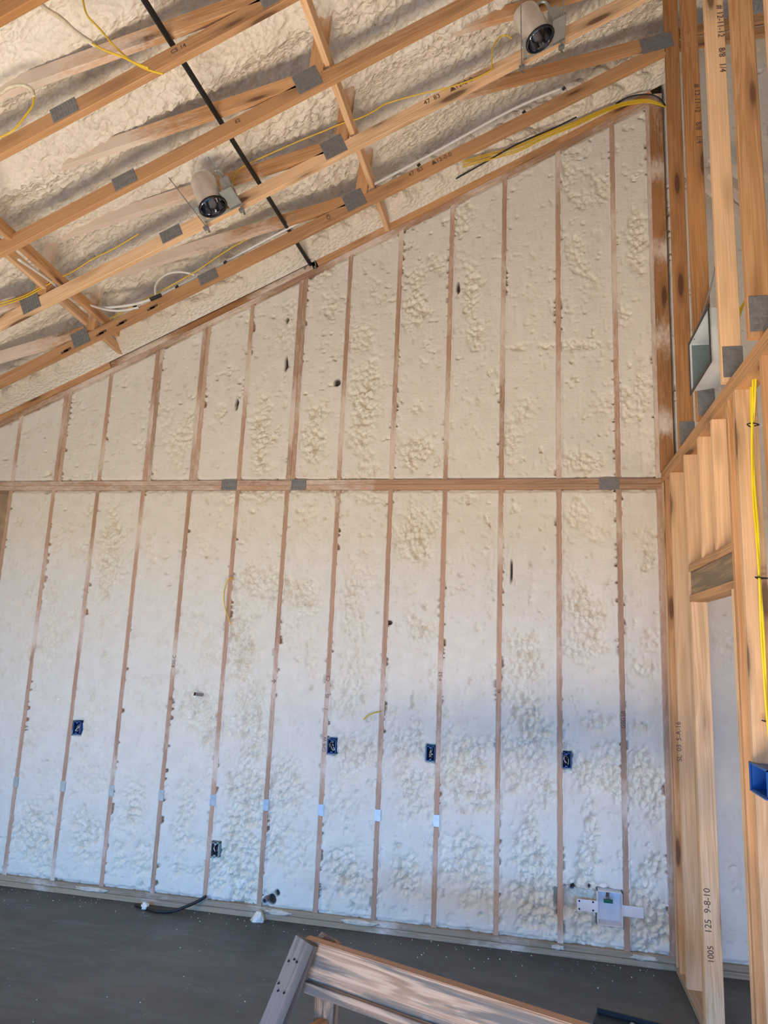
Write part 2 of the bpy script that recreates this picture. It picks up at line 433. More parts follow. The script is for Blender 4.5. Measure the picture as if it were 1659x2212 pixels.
# ------------------------------------------------------------------ foam panels between the gable studs
# rough patches (where the raw skin was not shaved off): photo ellipses laid on the wall plane: cx, cy, rx, ry, strength
PATCH = [(235,1185,32,90,.9),(900,1160,45,50,1),(900,1350,38,35,1),(100,1390,50,40,.6),(110,1310,30,60,.7),(410,930,18,60,.7),(430,880,15,60,.7),
 (565,930,28,90,.9),(680,930,22,80,.95),(790,860,28,100,.9),(900,650,28,60,.8),(1015,650,25,70,.8),(905,880,18,20,.8),(900,975,30,28,1),(780,730,28,45,.6),(1030,720,25,35,.8),
 (1270,1330,38,75,1),(1280,1400,50,22,.9),(1290,1560,28,18,.9),(1390,1440,30,16,.7),(1250,1000,50,22,.8),(1100,950,20,50,.6),(1130,890,22,30,.5),(1370,520,20,60,.8),(1220,745,110,8,.7),(1385,860,22,90,.5),
 (1350,680,14,20,.6),(560,1260,55,45,1),(525,1400,35,130,1),(640,1290,50,35,.9),(540,1560,45,120,1),(440,1540,60,70,.95),(770,1340,26,90,.8),
 (775,1240,24,30,.5),(620,1380,40,40,.45),(550,1740,62,90,1.15),(520,1850,70,110,1.2),(620,1720,50,70,.9),(640,1840,40,60,.5),(760,1480,45,90,.75),(770,1620,46,60,.95),(750,1740,45,30,.6),
 (880,1620,42,55,1),(895,1710,50,60,1),(1000,1650,62,75,1.1),(1040,1720,45,40,1),(1130,1480,45,110,.9),(1140,1620,62,110,1.2),(1150,1560,30,80,1),(760,1890,52,60,1),(745,1930,60,20,.8),
 (880,1880,30,55,.9),(1010,1870,50,70,.95),(1030,1920,40,50,.9),(1140,1800,30,90,1),(1140,1920,50,90,1.1),(1180,1870,30,70,1),(1150,1980,60,40,1),
 (1280,1660,72,50,1.25),(1330,1690,60,35,1.1),(1395,1680,45,90,1.2),(1275,1790,14,70,1.1),(1262,1870,16,50,1.1),(1280,1925,70,18,1.2),(1280,1990,75,45,1.3),(1400,1980,48,75,1.3),(1405,1890,30,50,1),(1410,1760,22,40,.9),
 (185,1800,32,50,.9),(75,1800,40,90,.9),(85,1860,45,40,.7),(190,1680,36,40,.5),(290,1740,30,70,.85),(300,1860,28,50,.6),(400,1750,22,90,.8),(390,1880,22,30,.7),(60,1600,20,40,.4),(185,1560,22,60,.5),(310,1520,22,60,.4),
 (1000,560,20,30,.3),(1300,880,40,30,.4),(1280,620,20,30,.3),(1300,1150,24,24,.5),(1240,1240,20,40,.4),(1390,1160,24,30,.4),(700,1060,40,10,.6),(800,1075,40,12,.7),(1000,1075,30,14,.6),(560,1070,70,14,.7),
 (1150,640,20,60,.2),(340,940,40,60,.3),(170,960,30,50,.25),(620,720,26,40,.4),(720,760,22,25,.2),(500,1080,25,12,.5)]
PW = []
for cx, cy, rx, ry, s in PATCH:
    c = at(cx, cy, 1, 0); ex = (at(cx + rx, cy, 1, 0) - c).length; ey = (at(cx, cy + ry, 1, 0) - c).length
    PW.append((c.x, c.z, ex, ey, s))
HOLES = []
for cx, cy, rx, ry in [(511,874,3,13),(728,826,7,8),(618,785,3,18),(620,690,3,6),(586,1945,9,12),(598,1930,5,8),(1237,1920,6,10),(1273,1918,3,4),(840,1345,7,5),(1345,1950,6,14),(1105,1235,2,30),(990,620,3,14),(950,1462,3,10)]:
    c = at(cx, cy, 1, 0); HOLES.append((c.x, c.z, (at(cx + rx, cy, 1, 0) - c).length, (at(cx, cy + ry, 1, 0) - c).length))
# openings cut in the foam where boxes sit: (x0,x1,z0,z1)
def panel(x0, x1, zl, zt, label, seed, cuts=(), group='spray foam bays of the gable wall'):
    """one bay of foam. zt: callable top height"""
    h = .0078; nx = max(6, int((x1 - x0) / h)); zmax = max(zt(x0), zt(x1)); nz = int((zmax - zl) / h)
    u, w = np.meshgrid(np.linspace(0, 1, nx), np.linspace(0, 1, nz), indexing='ij')
    X = x0 + (x1 - x0) * u; top = zt(x0) + (zt(x1) - zt(x0)) * u; Z = zl + (top - zl) * w
    m = np.zeros_like(X)
    nb = fbm(X * 9, Z * 9, 50, 4)
    for cx, cz, ex, ez, s in PW:
        r = np.hypot((X - cx) / ex, (Z - cz) / ez)
        m = np.maximum(m, s * sst(1.45, .35, r + (nb - .5) * 1.9))
    m = np.maximum(m, .55 * sst(.66, .74, fbm(X * 5 + seed, Z * 3.5, 60, 4)))
    m = np.maximum(m, .8 * sst(.74, .80, fbm(X * 16, Z * 16, 61, 3)))
    ux = X + .05 * fbm(X * 17, Z * 13, 7, 3); uz = Z + .06 * fbm(X * 17, Z * 13, 8, 3)
    d1, d2 = wor(ux * 27, uz * 20, 13); e1, e2 = wor(ux * 58, uz * 44, 14)
    crack = sst(.22, .0, d2 - d1)
    lump = .034 * d1 ** 1.2 + .011 * e1 + .006 * crack + .014 * (fbm(X * 20, Z * 11, 15, 3) - .35)
    y = .0025 + .003 * (fbm(X * 2.2 + seed, Z * 1.1, 70, 3) - .5) * 2
    y = y + .0012 * (vn(X * 3, Z * 95, 71) - .5) * .5 + .0008 * (vn(X * 60, Z * 5, 72) - .5) + .0015 * (fbm(X * 40, Z * 40, 73, 2) - .5)
    mm = np.clip(m, 0, 1)
    y = y + mm * (lump - .003) + .014 * (np.clip(m, 1, 1.4) - 1) * (fbm(X * 12, Z * 12, 91, 2) - .2)
    # small pits and vertical scores left by the trimming saw
    pit = sst(.72, .80, fbm(X * 38, Z * 26, 74, 3)); y = y + pit * .008 * (1 - mm)
    dent = sst(.70, .80, fbm(X * 11 + seed, Z * 7, 78, 4)); y = y + dent * .006 * (1 - mm)
    sc = sst(.86, .97, vn(X * 22 + .6 * vn(X * 0, Z * 2.2, 5), Z * 1.6, 75)) ; y = y + sc * .0035
    # torn edges along the studs
    edge = np.minimum(X - x0, x1 - X); sdv = np.where(X - x0 < x1 - X, 0., 9.); tear = sst(.56, .74, fbm(Z * 34 + sdv, X * 0 + seed, 76, 4)) * sst(.45, .6, vn(Z * 2.3 + sdv, X * 0 + seed, 79))
    y = y + .030 * sst(.010, 0., edge - .008 * tear) * tear
    lap = sst(.012, 0, edge) * (1 - tear); y = y * (1 - lap) - .0018 * lap
    X = X + np.where(X - x0 < x1 - X, -1, 1) * .008 * (fbm(Z * 22 + sdv, X * 0 + seed, 80, 3) - .25) * sst(.012, 0, edge)
    tz = np.minimum(Z - zl, top - Z); y = y + .02 * sst(.02, 0, tz - .012 * vn(X * 30, Z * 0, 77)) * .7
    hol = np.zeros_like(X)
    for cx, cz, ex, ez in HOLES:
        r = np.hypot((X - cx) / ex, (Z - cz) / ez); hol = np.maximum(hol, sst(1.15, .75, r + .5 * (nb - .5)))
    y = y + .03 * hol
    for a, b, c, d in cuts:
        ins = (X > a) & (X < b) & (Z > c) & (Z < d); y = np.where(ins, .098, y)
    cav = np.clip(mm * (sst(.52, .8, d1) * .55 + crack * .55) + pit * .35 + sst(.009, 0, edge - .008 * tear) * tear * .55, 0, 1)  # recess shade painted in: lump valleys, cracks, pits, torn edges
    v = np.stack([X, y, Z], -1).reshape(-1, 3)
    i = np.arange(nx - 1)[:, None] * nz + np.arange(nz - 1)[None, :]
    f = np.stack([i, i + nz, i + nz + 1, i + 1], -1).reshape(-1, 4)
    # back and sides so the bay has its real thickness
    ring = np.concatenate([np.arange(nx) * nz, (nx - 1) * nz + np.arange(1, nz), (np.arange(nx - 1)[::-1]) * nz + nz - 1, np.arange(1, nz - 1)[::-1]])
    bk = v[ring].copy(); bk[:, 1] = .14; n0 = len(v); k = len(ring); a = np.arange(k); b = (a + 1) % k
    f2 = np.stack([ring[a], n0 + a, n0 + b, ring[b]], -1)
    v = np.concatenate([v, bk]); f = np.concatenate([f, f2])
    o0 = np.array([(x0 + x1) / 2, 0, zl]); v = v - o0
    me = fast_mesh('foam_bay', v, f)
    pad = np.zeros(k, np.float32)
    for nm, arr in (('rough', mm), ('crevice_shade', cav), ('hole', hol)):
        at_ = me.attributes.new(nm, 'FLOAT', 'POINT'); at_.data.foreach_set('value', np.concatenate([arr.reshape(-1).astype(np.float32), pad]))
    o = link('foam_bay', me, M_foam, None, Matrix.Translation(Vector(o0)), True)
    tag(o, label, 'insulation', group)
    return o
ordn = ['first', 'second', 'third', 'fourth', 'fifth', 'sixth', 'seventh', 'eighth', 'ninth', 'tenth', 'eleventh', 'twelfth', 'thirteenth', 'fourteenth']
Z_SOLE = .078; Z_M0 = 3.036; Z_M1 = 3.112
XC = 4.72                                    # inside edge of the last bay
# electrical boxes in the lower wall: pixel centre
EB = [(164, 1572), (714, 1612), (932, 1628), (1220, 1642), (462, 1835)]
def ebx(i):
    c = at(*EB[i], 1, 0); c.x += .010 if i != 2 else -.006; return (c.x - .036, c.x + .036, c.z - .056, c.z + .056)
wb = at(1322, 1962, 1, 0); wb.x = 4.368                    # washer outlet box centre
CUT = [ebx(i) for i in range(5)]
WCUT = [(wb.x - .34, wb.x + .11, wb.z - .035, wb.z + .085), (wb.x - .082, wb.x + .08, wb.z - .108, wb.z + .108)]
dbl_u = {0: 1, 2: 1, 3: 1, 5: 1}
low_note = {0: 'reaching the left edge of the photo at its foot', 1: 'with the blue box against its left stud', 4: 'with the horizontal pipe stub and small wire stubs near mid height',
            5: 'very rough from knee height up, beside the dangling yellow wire', 8: 'with a blue box at its right stud'}
for k in range(-2, 12):
    x0 = k * SP + .019; x1 = (k + 1) * SP - .019 if k < 11 else XC
    n = k + 3
    nm = ordn[k + 1] if k >= -1 else 'cut-off'
    if k >= -1:
        where = '%s lower bay from the left edge of the photo' % nm
        if k == 11: where = 'narrow lower bay in the right corner'
        if k == 10: where = 'lower bay with the white washer outlet box'
        if k == 9: where = 'rough lower bay left of the washer box bay'
        panel(x0, x1, Z_SOLE, lambda X: Z_M0, 'cream spray foam filling the ' + where, k * 3.7, CUT + WCUT)
    xu = x0 + (.038 if dbl_u.get(k) else 0)
    where = '%s upper bay from the left edge of the photo' % nm
    if k == 11: where = 'narrow upper bay in the right corner'
    if k == 10: where = 'tall upper bay just left of the narrow corner bay'
    panel(xu, x1, Z_M1, lambda X: plate_low(X) + .004, 'cream spray foam filling the ' + where, k * 2.3 + 50)
panel(4.86, 5.262, Z_SOLE, lambda X: 3.1, 'cream spray foam seen beyond the framed doorway', 91)
panel(4.86, 5.262, 3.12, lambda X: plate_low(X) + .6, 'upper spray foam seen between the right-hand posts', 94)
panel(5.30, 5.70, Z_SOLE, lambda X: plate_low(X) + .5, 'spray foam bay deep in the neighbouring room', 97)
panel(5.74, 6.6, Z_SOLE, lambda X: plate_low(X) + .4, 'wide spray foam area at the far right of the neighbouring room', 99)
# ------------------------------------------------------------------ gable wall lumber
def vstud(name, x, z0, z1, label, group, mat=M_studwood, w=.038, spray=None, cat='stud', wav=.0):
    o = board(name, (x, .069, z0), (x, .069, z1), w, .14, up=(1, 0, 0), mat=mat, spray=spray, wav=wav)
    tag(o, label, cat, group); return o
side = {0: 'carrying a blue switch box', 3: 'left of the bay with the horizontal pipe stub', 4: 'with the dangling yellow wire and a low outlet box', 6: 'carrying a blue switch box at waist height',
        7: 'with pencil marks and a short yellow wire end', 8: 'with a blue switch box on its left side', 10: 'with a blue switch box on its right side', 11: 'running behind the right flange of the washer outlet box'}
straps = {-1: (32, 1690), 0: (136, 1697), 1: (240, 1701), 2: (347, 1713), 3: (458, 1722), 4: (572, 1742), 5: (692, 1743), 6: (816, 1754), 7: (944, 1765), 8: (1077, 1780)}
lower = {}
for k in range(-1, 12):
    kk = k + 1
    lab = 'foam-dusted lower wall stud, %s from the left edge of the photo' % ordn[kk]
    if k in side: lab = 'foam-dusted lower wall stud ' + side[k]
    sd = random.random() * 20
    lower[k] = vstud('wall_stud', k * SP, Z_SOLE, Z_M0, lab, 'studs of the lower gable wall', wav=.0012,
                     spray=lambda t, sd=sd: .25 * max(0, math.sin(t * 9 + sd)) + .12 * math.sin(t * 31 + sd))
vstud('corner_stud', 4.739, Z_SOLE, Z_M0, 'dusty lower corner stud where gable wall meets the bare framed wall', None, spray=lambda t: .15)
for k in range(-1, 12):
    kk = k + 1
    lab = 'foam-dusted upper wall stud, %s from the left edge of the photo' % ordn[kk]
    if k == 11: lab = 'foam-dusted upper wall stud nearest the right corner'
    if k == 10: lab = 'tall upper wall stud, second from the right corner'
    sd = random.random() * 20
    x = k * SP
    vstud('wall_stud', x, Z_M1, plate_low(x) + .01, lab, 'studs of the upper gable wall', spray=lambda t, sd=sd: .3 * max(0, math.sin(t * 7 + sd)) + .1, wav=.0015)
    if dbl_u.get(k):
        vstud('wall_stud', x + .0385, Z_M1, plate_low(x + .038) + .01, 'extra upper stud doubled against the right side of the %s one' % ordn[kk], 'doubling studs of the upper gable wall', spray=lambda t: .2, mat=M_studwood)
vstud('corner_stud', 4.739, Z_M1, plate_low(4.739), 'pinkish upper corner stud where gable wall meets the posts', None, spray=lambda t: .35)
vstud('wall_stud', 5.281, Z_SOLE, 6.4, 'stud of the neighbouring room beside the foam beyond the doorway', None)
# plates
for (z0, z1, nm, lb) in ((.0, .037, 'sole_plate', 'lower board of the dirty sole plate lying on the concrete'), (.039, .077, 'sole_plate', 'upper board of the dirty sole plate under the gable studs')):
    o = board(nm, (-1.6, .066, (z0 + z1) / 2), (6.6, .066, (z0 + z1) / 2), z1 - z0, .142, mat=M_sole, spray=lambda t: .22 * math.sin(t * 60) ** 3 + .05); tag(o, lb, 'plate', 'sole plate boards')
mid_sp = lambda t: .30 * sst(.05, .5, 1 - abs(t - .42) * 1.6) if t < .68 else -.12
for (z0, z1, lb) in ((3.036, 3.0735, 'lower board of the horizontal plate crossing the gable wall'), (3.0745, 3.112, 'upper board of the horizontal plate crossing the gable wall')):
    o = board('cross_plate', (-1.6, .064, (z0 + z1) / 2), (4.756, .064, (z0 + z1) / 2), z1 - z0, .146, mat=M_plate, spray=lambda t: float(mid_sp(t)), bev=.002); tag(o, lb, 'plate', 'cross plate boards')
def rake(x0, x1, off, th, y, ty, lab, mat=M_plate, spray=None):
    o = board('raking_plate', (x0, y, plate_low(x0) + off), (x1, y, plate_low(x1) + off), th, ty, mat=mat, spray=spray,
              bow=lambda t: (plate_low(x0 + (x1 - x0) * t) - (plate_low(x0) + (plate_low(x1) - plate_low(x0)) * t)))
    tag(o, lab, 'plate', 'raking plates at the top of the gable wall'); return o
rsp = lambda t: .18 + .3 * math.sin(t * 17) ** 2 * (t < .75) + .1 * math.sin(t * 41)
rake(-1.6, 4.76, .021, .038, .062, .150, 'lower raking plate capping the gable studs', spray=rsp)
rake(-1.6, .40, .067, .052, .052, .170, 'upper raking plate, left piece ending in a square cut', spray=lambda t: .5 - .55 * t, mat=M_wood)
rake(.402, 2.12, .066, .050, .056, .160, 'upper raking plate, stained middle piece left of the black pipe', spray=lambda t: .2 + .2 * math.sin(t * 9), mat=M_wooddark)
rake(2.16, 4.76, .068, .054, .050, .172, 'upper raking plate, long right piece starting at the black pipe', spray=lambda t: .1 * math.sin(t * 13), mat=M_wood)
# metal connector plates on the cross plate
def plate_mesh(name, mw, w, h, mat, parent=None, t=.0016, ribs=True):
    lst = [((-w / 2, -h / 2, 0), (w / 2, h / 2, t))]
    if ribs:
        n = int(w / .016)
        for i in range(n):
            x = -w / 2 + (i + .5) * w / n
            for j in range(max(1, int(h / .03))):
                y = -h / 2 + (j + .5) * h / max(1, int(h / .03)); lst.append(((x - .004, y - .010, t), (x + .003, y + .010, t + .0025)))
    return boxes(name, lst, mat, parent, mw)
for i, (px, py, w) in enumerate([(495, 1045, .13), (645, 1046, .12), (1316, 1039, .135)]):
    c = at(px, py, 1, -.012); z = 3.074
    o = plate_mesh('connector_plate', face_mw((c.x, -.0105, z), (1, 0, 0), (0, 0, 1)), w, .084, M_galv)
    tag(o, ['dark steel connector plate on the cross plate, leftmost of three', 'dark steel connector plate on the cross plate, middle one', 'dark steel connector plate on the cross plate near the right corner'][i], 'connector plate', 'connector plates on the cross plate')
# nail-guard straps on the lower studs (parts of nothing: nailed on)
for k, (px, py) in straps.items():
    c = at(px, py, 1, 0)
    o = plate_mesh('nail_guard', face_mw((k * SP, -.0028, .742), (1, 0, 0), (0, 0, 1)), .042, .075, M_strap, ribs=False)
    tag(o, 'small galvanised nail guard on the lower gable stud, %s from the left' % ordn[k + 1], 'nail guard', 'nail guards in a row on the lower studs')
# ------------------------------------------------------------------ roof trusses
def gusset(mw, w, h, parent): return plate_mesh('gusset_plate', mw, w, h, M_galv, parent)
SL = math.atan(.4555); dirC = Vector((math.cos(SL), 0, math.sin(SL)))
tlab = ['closest to the gable wall', 'second from the gable wall', 'third from the gable wall, crossing above the left fixture', 'fourth from the gable wall, under the white cable end', 'fifth from the gable wall, cutting the top left corner', 'sixth from the gable wall']
tlab[1] = 'second from the gable wall, holding both light cans'; tlab[2] = 'third from the gable wall'
for i, ty in enumerate(TY[:5]):
    t = empty('roof_truss', (4.77, ty, 3.15))
    tag(t, 'pine roof truss ' + tlab[i], 'roof truss', 'roof trusses parallel to the gable wall')
    e = .049
    p0 = Vector((-1.5, ty, chord_low(-1.5) + e)); p1 = Vector((4.74, ty, chord_low(4.74) + e))
    bw = lambda s: -.022 * math.sin(math.pi * s) - .0 * s
    board('bottom_chord', p0, p1, .089, .038, mat=[M_wood, M_woodlight, M_wood, M_wood, M_wooddark][i], parent=t, bow=bw, spray=(lambda s: .0))
    C = lambda X, dz=0.: Vector((X, ty, chord_low(X) + e - .01 + dz))
    # web to the left of the middle gusset, rising into the roof foam at its left end
    board('web', C(2.58, .055), (-.2, ty, C(2.58).z + .05 - 2.78 * .235), .089, .038, mat=M_wood, parent=t, spray=lambda s: -.1 + 1.5 * s)
    board('web', C(.56, .06), (-1.1, ty, C(.56).z - 1.66 * .20), .089, .038, mat=M_wood, parent=t, spray=lambda s: .1 + 1.6 * s)
    # uprights by the two long braces
    board('upright_web', C(2.66, .05), (2.70, ty, roof_z(2.70) + .06), .085, .038, up=(1, 0, 0), mat=M_wood, parent=t, spray=lambda s: -.05 + .9 * s * s)
    board('upright_web', C(.60, .05), (.62, ty, roof_z(.62) + .05), .085, .038, up=(1, 0, 0), mat=M_wood, parent=t, spray=lambda s: .05 + .9 * s)
    # web from the right end gusset
    board('web', (4.73, ty, 6.06), (2.9, ty, 6.06 - 1.83 * .175), .089, .038, mat=M_wood, parent=t, spray=lambda s: -.15 + 1.3 * max(0, s - .35))
    xp = [4.80, 4.785, 4.775, 4.755, 4.76][i]; yp = [ty, ty, ty, -2.22, -2.62][i]
    board('end_post', (xp, yp, 3.149), (xp, yp, 6.75), .089, .038, up=(1, 0, 0), mat=[M_wooddark, M_wooddark, M_woodlight, M_wood, M_woodlight][i], parent=t)
    yf = ty - .0195
    for X, w, h, dz in ((1.53, .15, .088, 0), (2.615, .15, .135, .03), (.535, .14, .125, .02)):
        c = C(X, dz); gusset(face_mw((c.x, yf, c.z), dirC, (-dirC.z, 0, dirC.x)), w, h, t)
    gusset(face_mw((4.70, yf, 6.03), (math.cos(.18), 0, math.sin(.18)), (-math.sin(.18), 0, math.cos(.18))), .21, .12, t)
    gusset(face_mw((xp + .004, yp - .0195, 3.245), (1, 0, 0), (0, 0, 1)), .088, .15, t)
    # stamped lettering
    if i in (0, 1):
        X = [3.13, 3.32][i]; c = C(X)
        text('stamp', '47 83    \u25b2 12-0-0', .045, face_mw((c.x - .12, yf - .001, c.z - .06), dirC, (-dirC.z, 0, dirC.x)), t)
    if i in (2, 3):
        X = [2.30, 2.2][i - 2]; c = C(X)
        text('stamp', ['E2', 'CS 14'][i - 2], .034, face_mw((c.x - .1, yf - .001, c.z - .06), dirC, (-dirC.z, 0, dirC.x)), t)
    if i == 0: text('stamp', 'C8', .04, face_mw((2.45, yf - .001, C(2.45).z - .03), (-dirC.z, 0, dirC.x), (-dirC.x, 0, -dirC.z)), t)
    if i in (1, 2):
        z = [4.75, 4.72][i - 1]
        text('stamp', '# 12-11-12 8/8 1/4', .042, face_mw((xp + .012, yf - .0012, z + .45), (0, 0, -1), (1, 0, 0)), t)
    if i == 0:
        for X in (.42, .56, .70, .86, 1.10): 
            c = C(X, -.035); boxes('char_mark', [((-.035, -.006, 0), (.03, .010, .0006)), ((-.01, -.002, 0), (.055, .018, .0006))], M_ink, t, face_mw((c.x, yf, c.z), dirC, (-dirC.z, 0, dirC.x)))
gp = board('end_post', (4.79, -.028, 3.149), (4.79, -.028, 6.12), .089, .038, up=(1, 0, 0), mat=M_wooddark, spray=lambda s: .1 + .35 * math.sin(s * 14) ** 8)
tag(gp, 'orange-brown corner post with foam smears beside the gable wall', 'post')
# long braces over the bottom chords
def long_brace(pa, pb, lab, mat, w=.085, t=.036, grp=None):
    o = board('lateral_brace', pa, pb, w, t, mat=mat); tag(o, lab, 'brace', grp); return o
a = at(838, 478, 1, -.03); a.z = 5.19; b = at(668, 20, 2, 5.17)
d = (b - a).normalized()
long_brace(a, a + d * 5, 'pale pine brace running over the trusses towards the camera, right of the black pipe', M_woodlight)
a = at(262, 748, 1, -.05); a.z = 4.225; b = at(20, 548, 2, 4.20); d = (b - a).normalized()
long_brace(a, a + d * 4.5, 'left board of the twin braces at the lower left of the roof', M_woodlight, .07, .036, 'twin braces by the white tube')
off = Vector((.12, 0, .02))
long_brace(a + off + d * .30, a + off + d * 4.0, 'right board of the twin braces at the lower left of the roof', M_wood, .07, .036, 'twin braces by the white tube')
# black pipe
pa = at(671, 572, 1, -.02); pb = at(318, 10, 2, chord_low(2.05) + .125); d = (pb - pa).normalized()
bp = empty('steel_pipe', pa); tag(bp, 'long black steel pipe slanting across the ceiling over the truss chords', 'pipe')
tube('pipe_run', [pa, pa + d * 5], .0155, M_blackmetal, bp, False, 16)
tube('hanger_strap', [pa + Vector((-.05, .0, -.035)), pa + Vector((-.035, -.02, .03)), pa + d * .02 + Vector((0, -.02, .025)), pa + Vector((.035, -.02, .03)), pa + Vector((.05, 0, -.035))], .005, M_galv, bp)
for s in (-1, 1): tube('strap_bolt', [pa + Vector((s * .045, .01, -.03)), pa + Vector((s * .045, -.025, -.035))], .008, M_galv, bp, False)
# ------------------------------------------------------------------ recessed light cans between trusses
def light_can(px, py, lab, spin):
    c = at(px, py, 1, -1.36)
    ax = Vector((-.415, -.10 * 0, .91)).normalized()
    t = empty('recessed_light', c); tag(t, lab, 'light fixture', 'recessed light cans')
    ex = Vector((.91, 0, .415)); ey = ax.cross(ex)
    mw = Matrix((ex, ey, ax)).transposed().to_4x4(); mw.translation = c
    R = .083
    lathe('can_body', [(R * .98, .0), (R * .98, .195), (R * .96, .205), (R * .90, .215), (R * .6, .218), (0.001, .218)], M_can, t, mw)
    lathe('reflector', [(R * 1.0, -.012), (R * 1.04, -.008), (R * .99, -.004), (R * .93, .02), (R * .80, .07), (R * .55, .115), (.001, .13)], M_reflector, t, mw)
    lathe('trim_ring', [(R * .95, .002), (R * 1.10, .002), (R * 1.10, -.006), (R * .98, -.012), (R * .95, 0)], M_blackmetal, t, mw)
    # pan plate with a round gap: frame of four strips
    boxes('mounting_pan', [((-.105, -.06, .0), (-.082, .10, .003)), ((.082, -.08, .0), (.165, .10, .003)), ((-.105, .084, 0), (.165, .105, .003)), ((.163, -.08, 0), (.165, .10, .020))], M_canbox, t, mw)
    jb = boxes('junction_box', [((.105, -.045, .01), (.165, .045, .12))], M_canbox, t, mw)
    for q in (.035, .1): lathe('knockout', [(.010, 0), (.010, .002), (.001, .002)], M_galv, jb, mw @ Matrix.Translation((.1645, 0, q)) @ Matrix.Rotation(math.pi / 2, 4, 'Y'), 12)
    tube('flexible_conduit', [mw @ Vector(p) for p in ((.135, .0, .12), (.13, -.01, .20), (.09, -.02, .215), (.062, -.03, .17), (.06, -.04, .09))], .009, M_canbox, t)
    for s in (-1, 1):
        x = s * .115 + (.03 if s > 0 else 0)
        boxes('hanger_bar', [((x - .003, -.36, .004), (x + .003, .17, .007)), ((x - .006, .17, -.02), (x + .006, .174, .03)), ((x - .02, .125, -.016), (x + .012, .150, .004))], M_galv, t, mw)
    boxes('spring_clip', [((-.1, -.02, -.004), (-.078, .02, .035)), ((-.02, .08, -.004), (.02, .1, .03))], M_canbox, t, mw)
    return t
light_can(460, 446, 'left metal recessed light can with mirror reflector fixed to the second truss', 0)
light_can(1166, 84, 'right metal recessed light can high up near the truss end posts', 1)
# ------------------------------------------------------------------ right-hand framed wall (open studs)
XW = 4.752; D = .089
def rstud(yf, z0, z1, lab, mat, name='wall_stud', cat='stud', grp='studs of the bare framed wall'):
    o = board(name, (XW + D / 2, yf - .019, z0), (XW + D / 2, yf - .019, z1), D, .038, up=(1, 0, 0), mat=mat, spray=None, nseg=1); tag(o, lab, cat, grp); return o
ZP0, ZP1 = 3.07, 3.147
for z0, lb in ((ZP0, 'lower board of the top plate rising towards the camera at the right'), (ZP0 + .039, 'upper board of the top plate rising towards the camera at the right')):
    tag(board('top_plate', (XW + D / 2, -.01, z0 + .019), (XW + D / 2, -4.2, z0 + .019), .037, D, mat=M_wood), lb, 'plate', 'top plate boards of the framed wall')
tag(board('sole_plate', (XW + D / 2, -.02, .019), (XW + D / 2, -.80, .019), .038, D, mat=M_sole), 'short sole plate of the framed wall, far side of the doorway', 'plate')
tag(board('sole_plate', (XW + D / 2, -1.65, .019), (XW + D / 2, -4.2, .019), .038, D, mat=M_sole), 'sole plate of the framed wall, near side of the doorway', 'plate')
rstud(-.010, .039, ZP0, 'first bare stud of the framed wall, tight in the corner', M_woodlight)
rstud(-.10, .039, ZP0, 'second bare stud of the framed wall, just off the corner', M_wood)
s = rstud(-.30, .039, ZP0, 'bare knotty stud left of the doorway king stud', M_woodlight)
king = rstud(-.735, .039, ZP0, 'full-height king stud on the far side of the doorway', M_woodlight)
jack = rstud(-.774, .039, 2.205, 'short jack stud carrying the far end of the door header', M_woodlight, 'jack_stud')
rstud(-1.10, 2.415, ZP0, 'far cripple stud standing on the door header', M_woodlight, 'cripple_stud', grp='cripple studs above the door header')
rstud(-1.40, 2.415, ZP0, 'near cripple stud standing on the door header', M_woodlight, 'cripple_stud', grp='cripple studs above the door header')
rstud(-1.645, .039, 2.205, 'short jack stud carrying the near end of the door header', M_woodlight, 'jack_stud')
rstud(-1.685, .039, ZP0, 'full-height king stud on the near side of the doorway', M_wood)
rstud(-1.82, .039, ZP0, 'bare stud holding the blue electrical box', M_woodlight)
rstud(-2.2, .039, ZP0, 'bare stud nearest the right edge of the photo', M_wood)
# header: flat top 2x4, board on edge set back, flat bottom 2x4
hd = empty('door_header', (XW + D / 2, -1.15, 2.232)); tag(hd, 'built-up wooden header over the doorway between the jack studs', 'header')
y0, y1 = -.775, -1.683
board('bottom_flat', (XW + D / 2, y0, 2.224), (XW + D / 2, y1, 2.224), .038, D, mat=M_wood, parent=hd)
board('header_board', (XW + .030, y0, 2.3095), (XW + .030, y1, 2.3095), .132, .036, mat=M_headerw, parent=hd)
board('top_flat', (XW + D / 2, y0, 2.395), (XW + D / 2, y1, 2.395), .038, D, mat=M_wood, parent=hd)
# stamp on the jack stud (reads upside down)
yj = -.774 - .0385
text('stamp', '125 9-8-10', .046, face_mw((XW + .040, yj, .50), (0, 0, 1), (-1, 0, 0)), jack)
text('stamp', '1005', .042, face_mw((XW + .046, yj, .36), (0, 0, 1), (-1, 0, 0)), jack)
text('stamp', 'SL 03 5-A-16', .04, face_mw((XW + .012, -.30 - .0385, 1.28), (0, 0, 1), (-1, 0, 0)), s)
# pencil scribbles on some gable studs
for k, z, s_, sz in ((3, 1.66, 'R50-C', .035), (5, 1.58, '\u2193', .05), (6, 1.62, 'C5', .035), (6, 1.50, 'IIS', .034), (6, 1.13, 'GPR W', .034), (8, 1.66, '\u2190 53', .035), (9, 1.60, '45', .03), (11, 1.42, 'GSG SB', .036), (3, 1.42, 'SL', .03), (6, 1.42, '/', .04)):
    text('pencil_mark', s_, sz, face_mw((k * SP + .012, -.0025, z), (0, 0, 1), (-1, 0, 0)), lower[k])
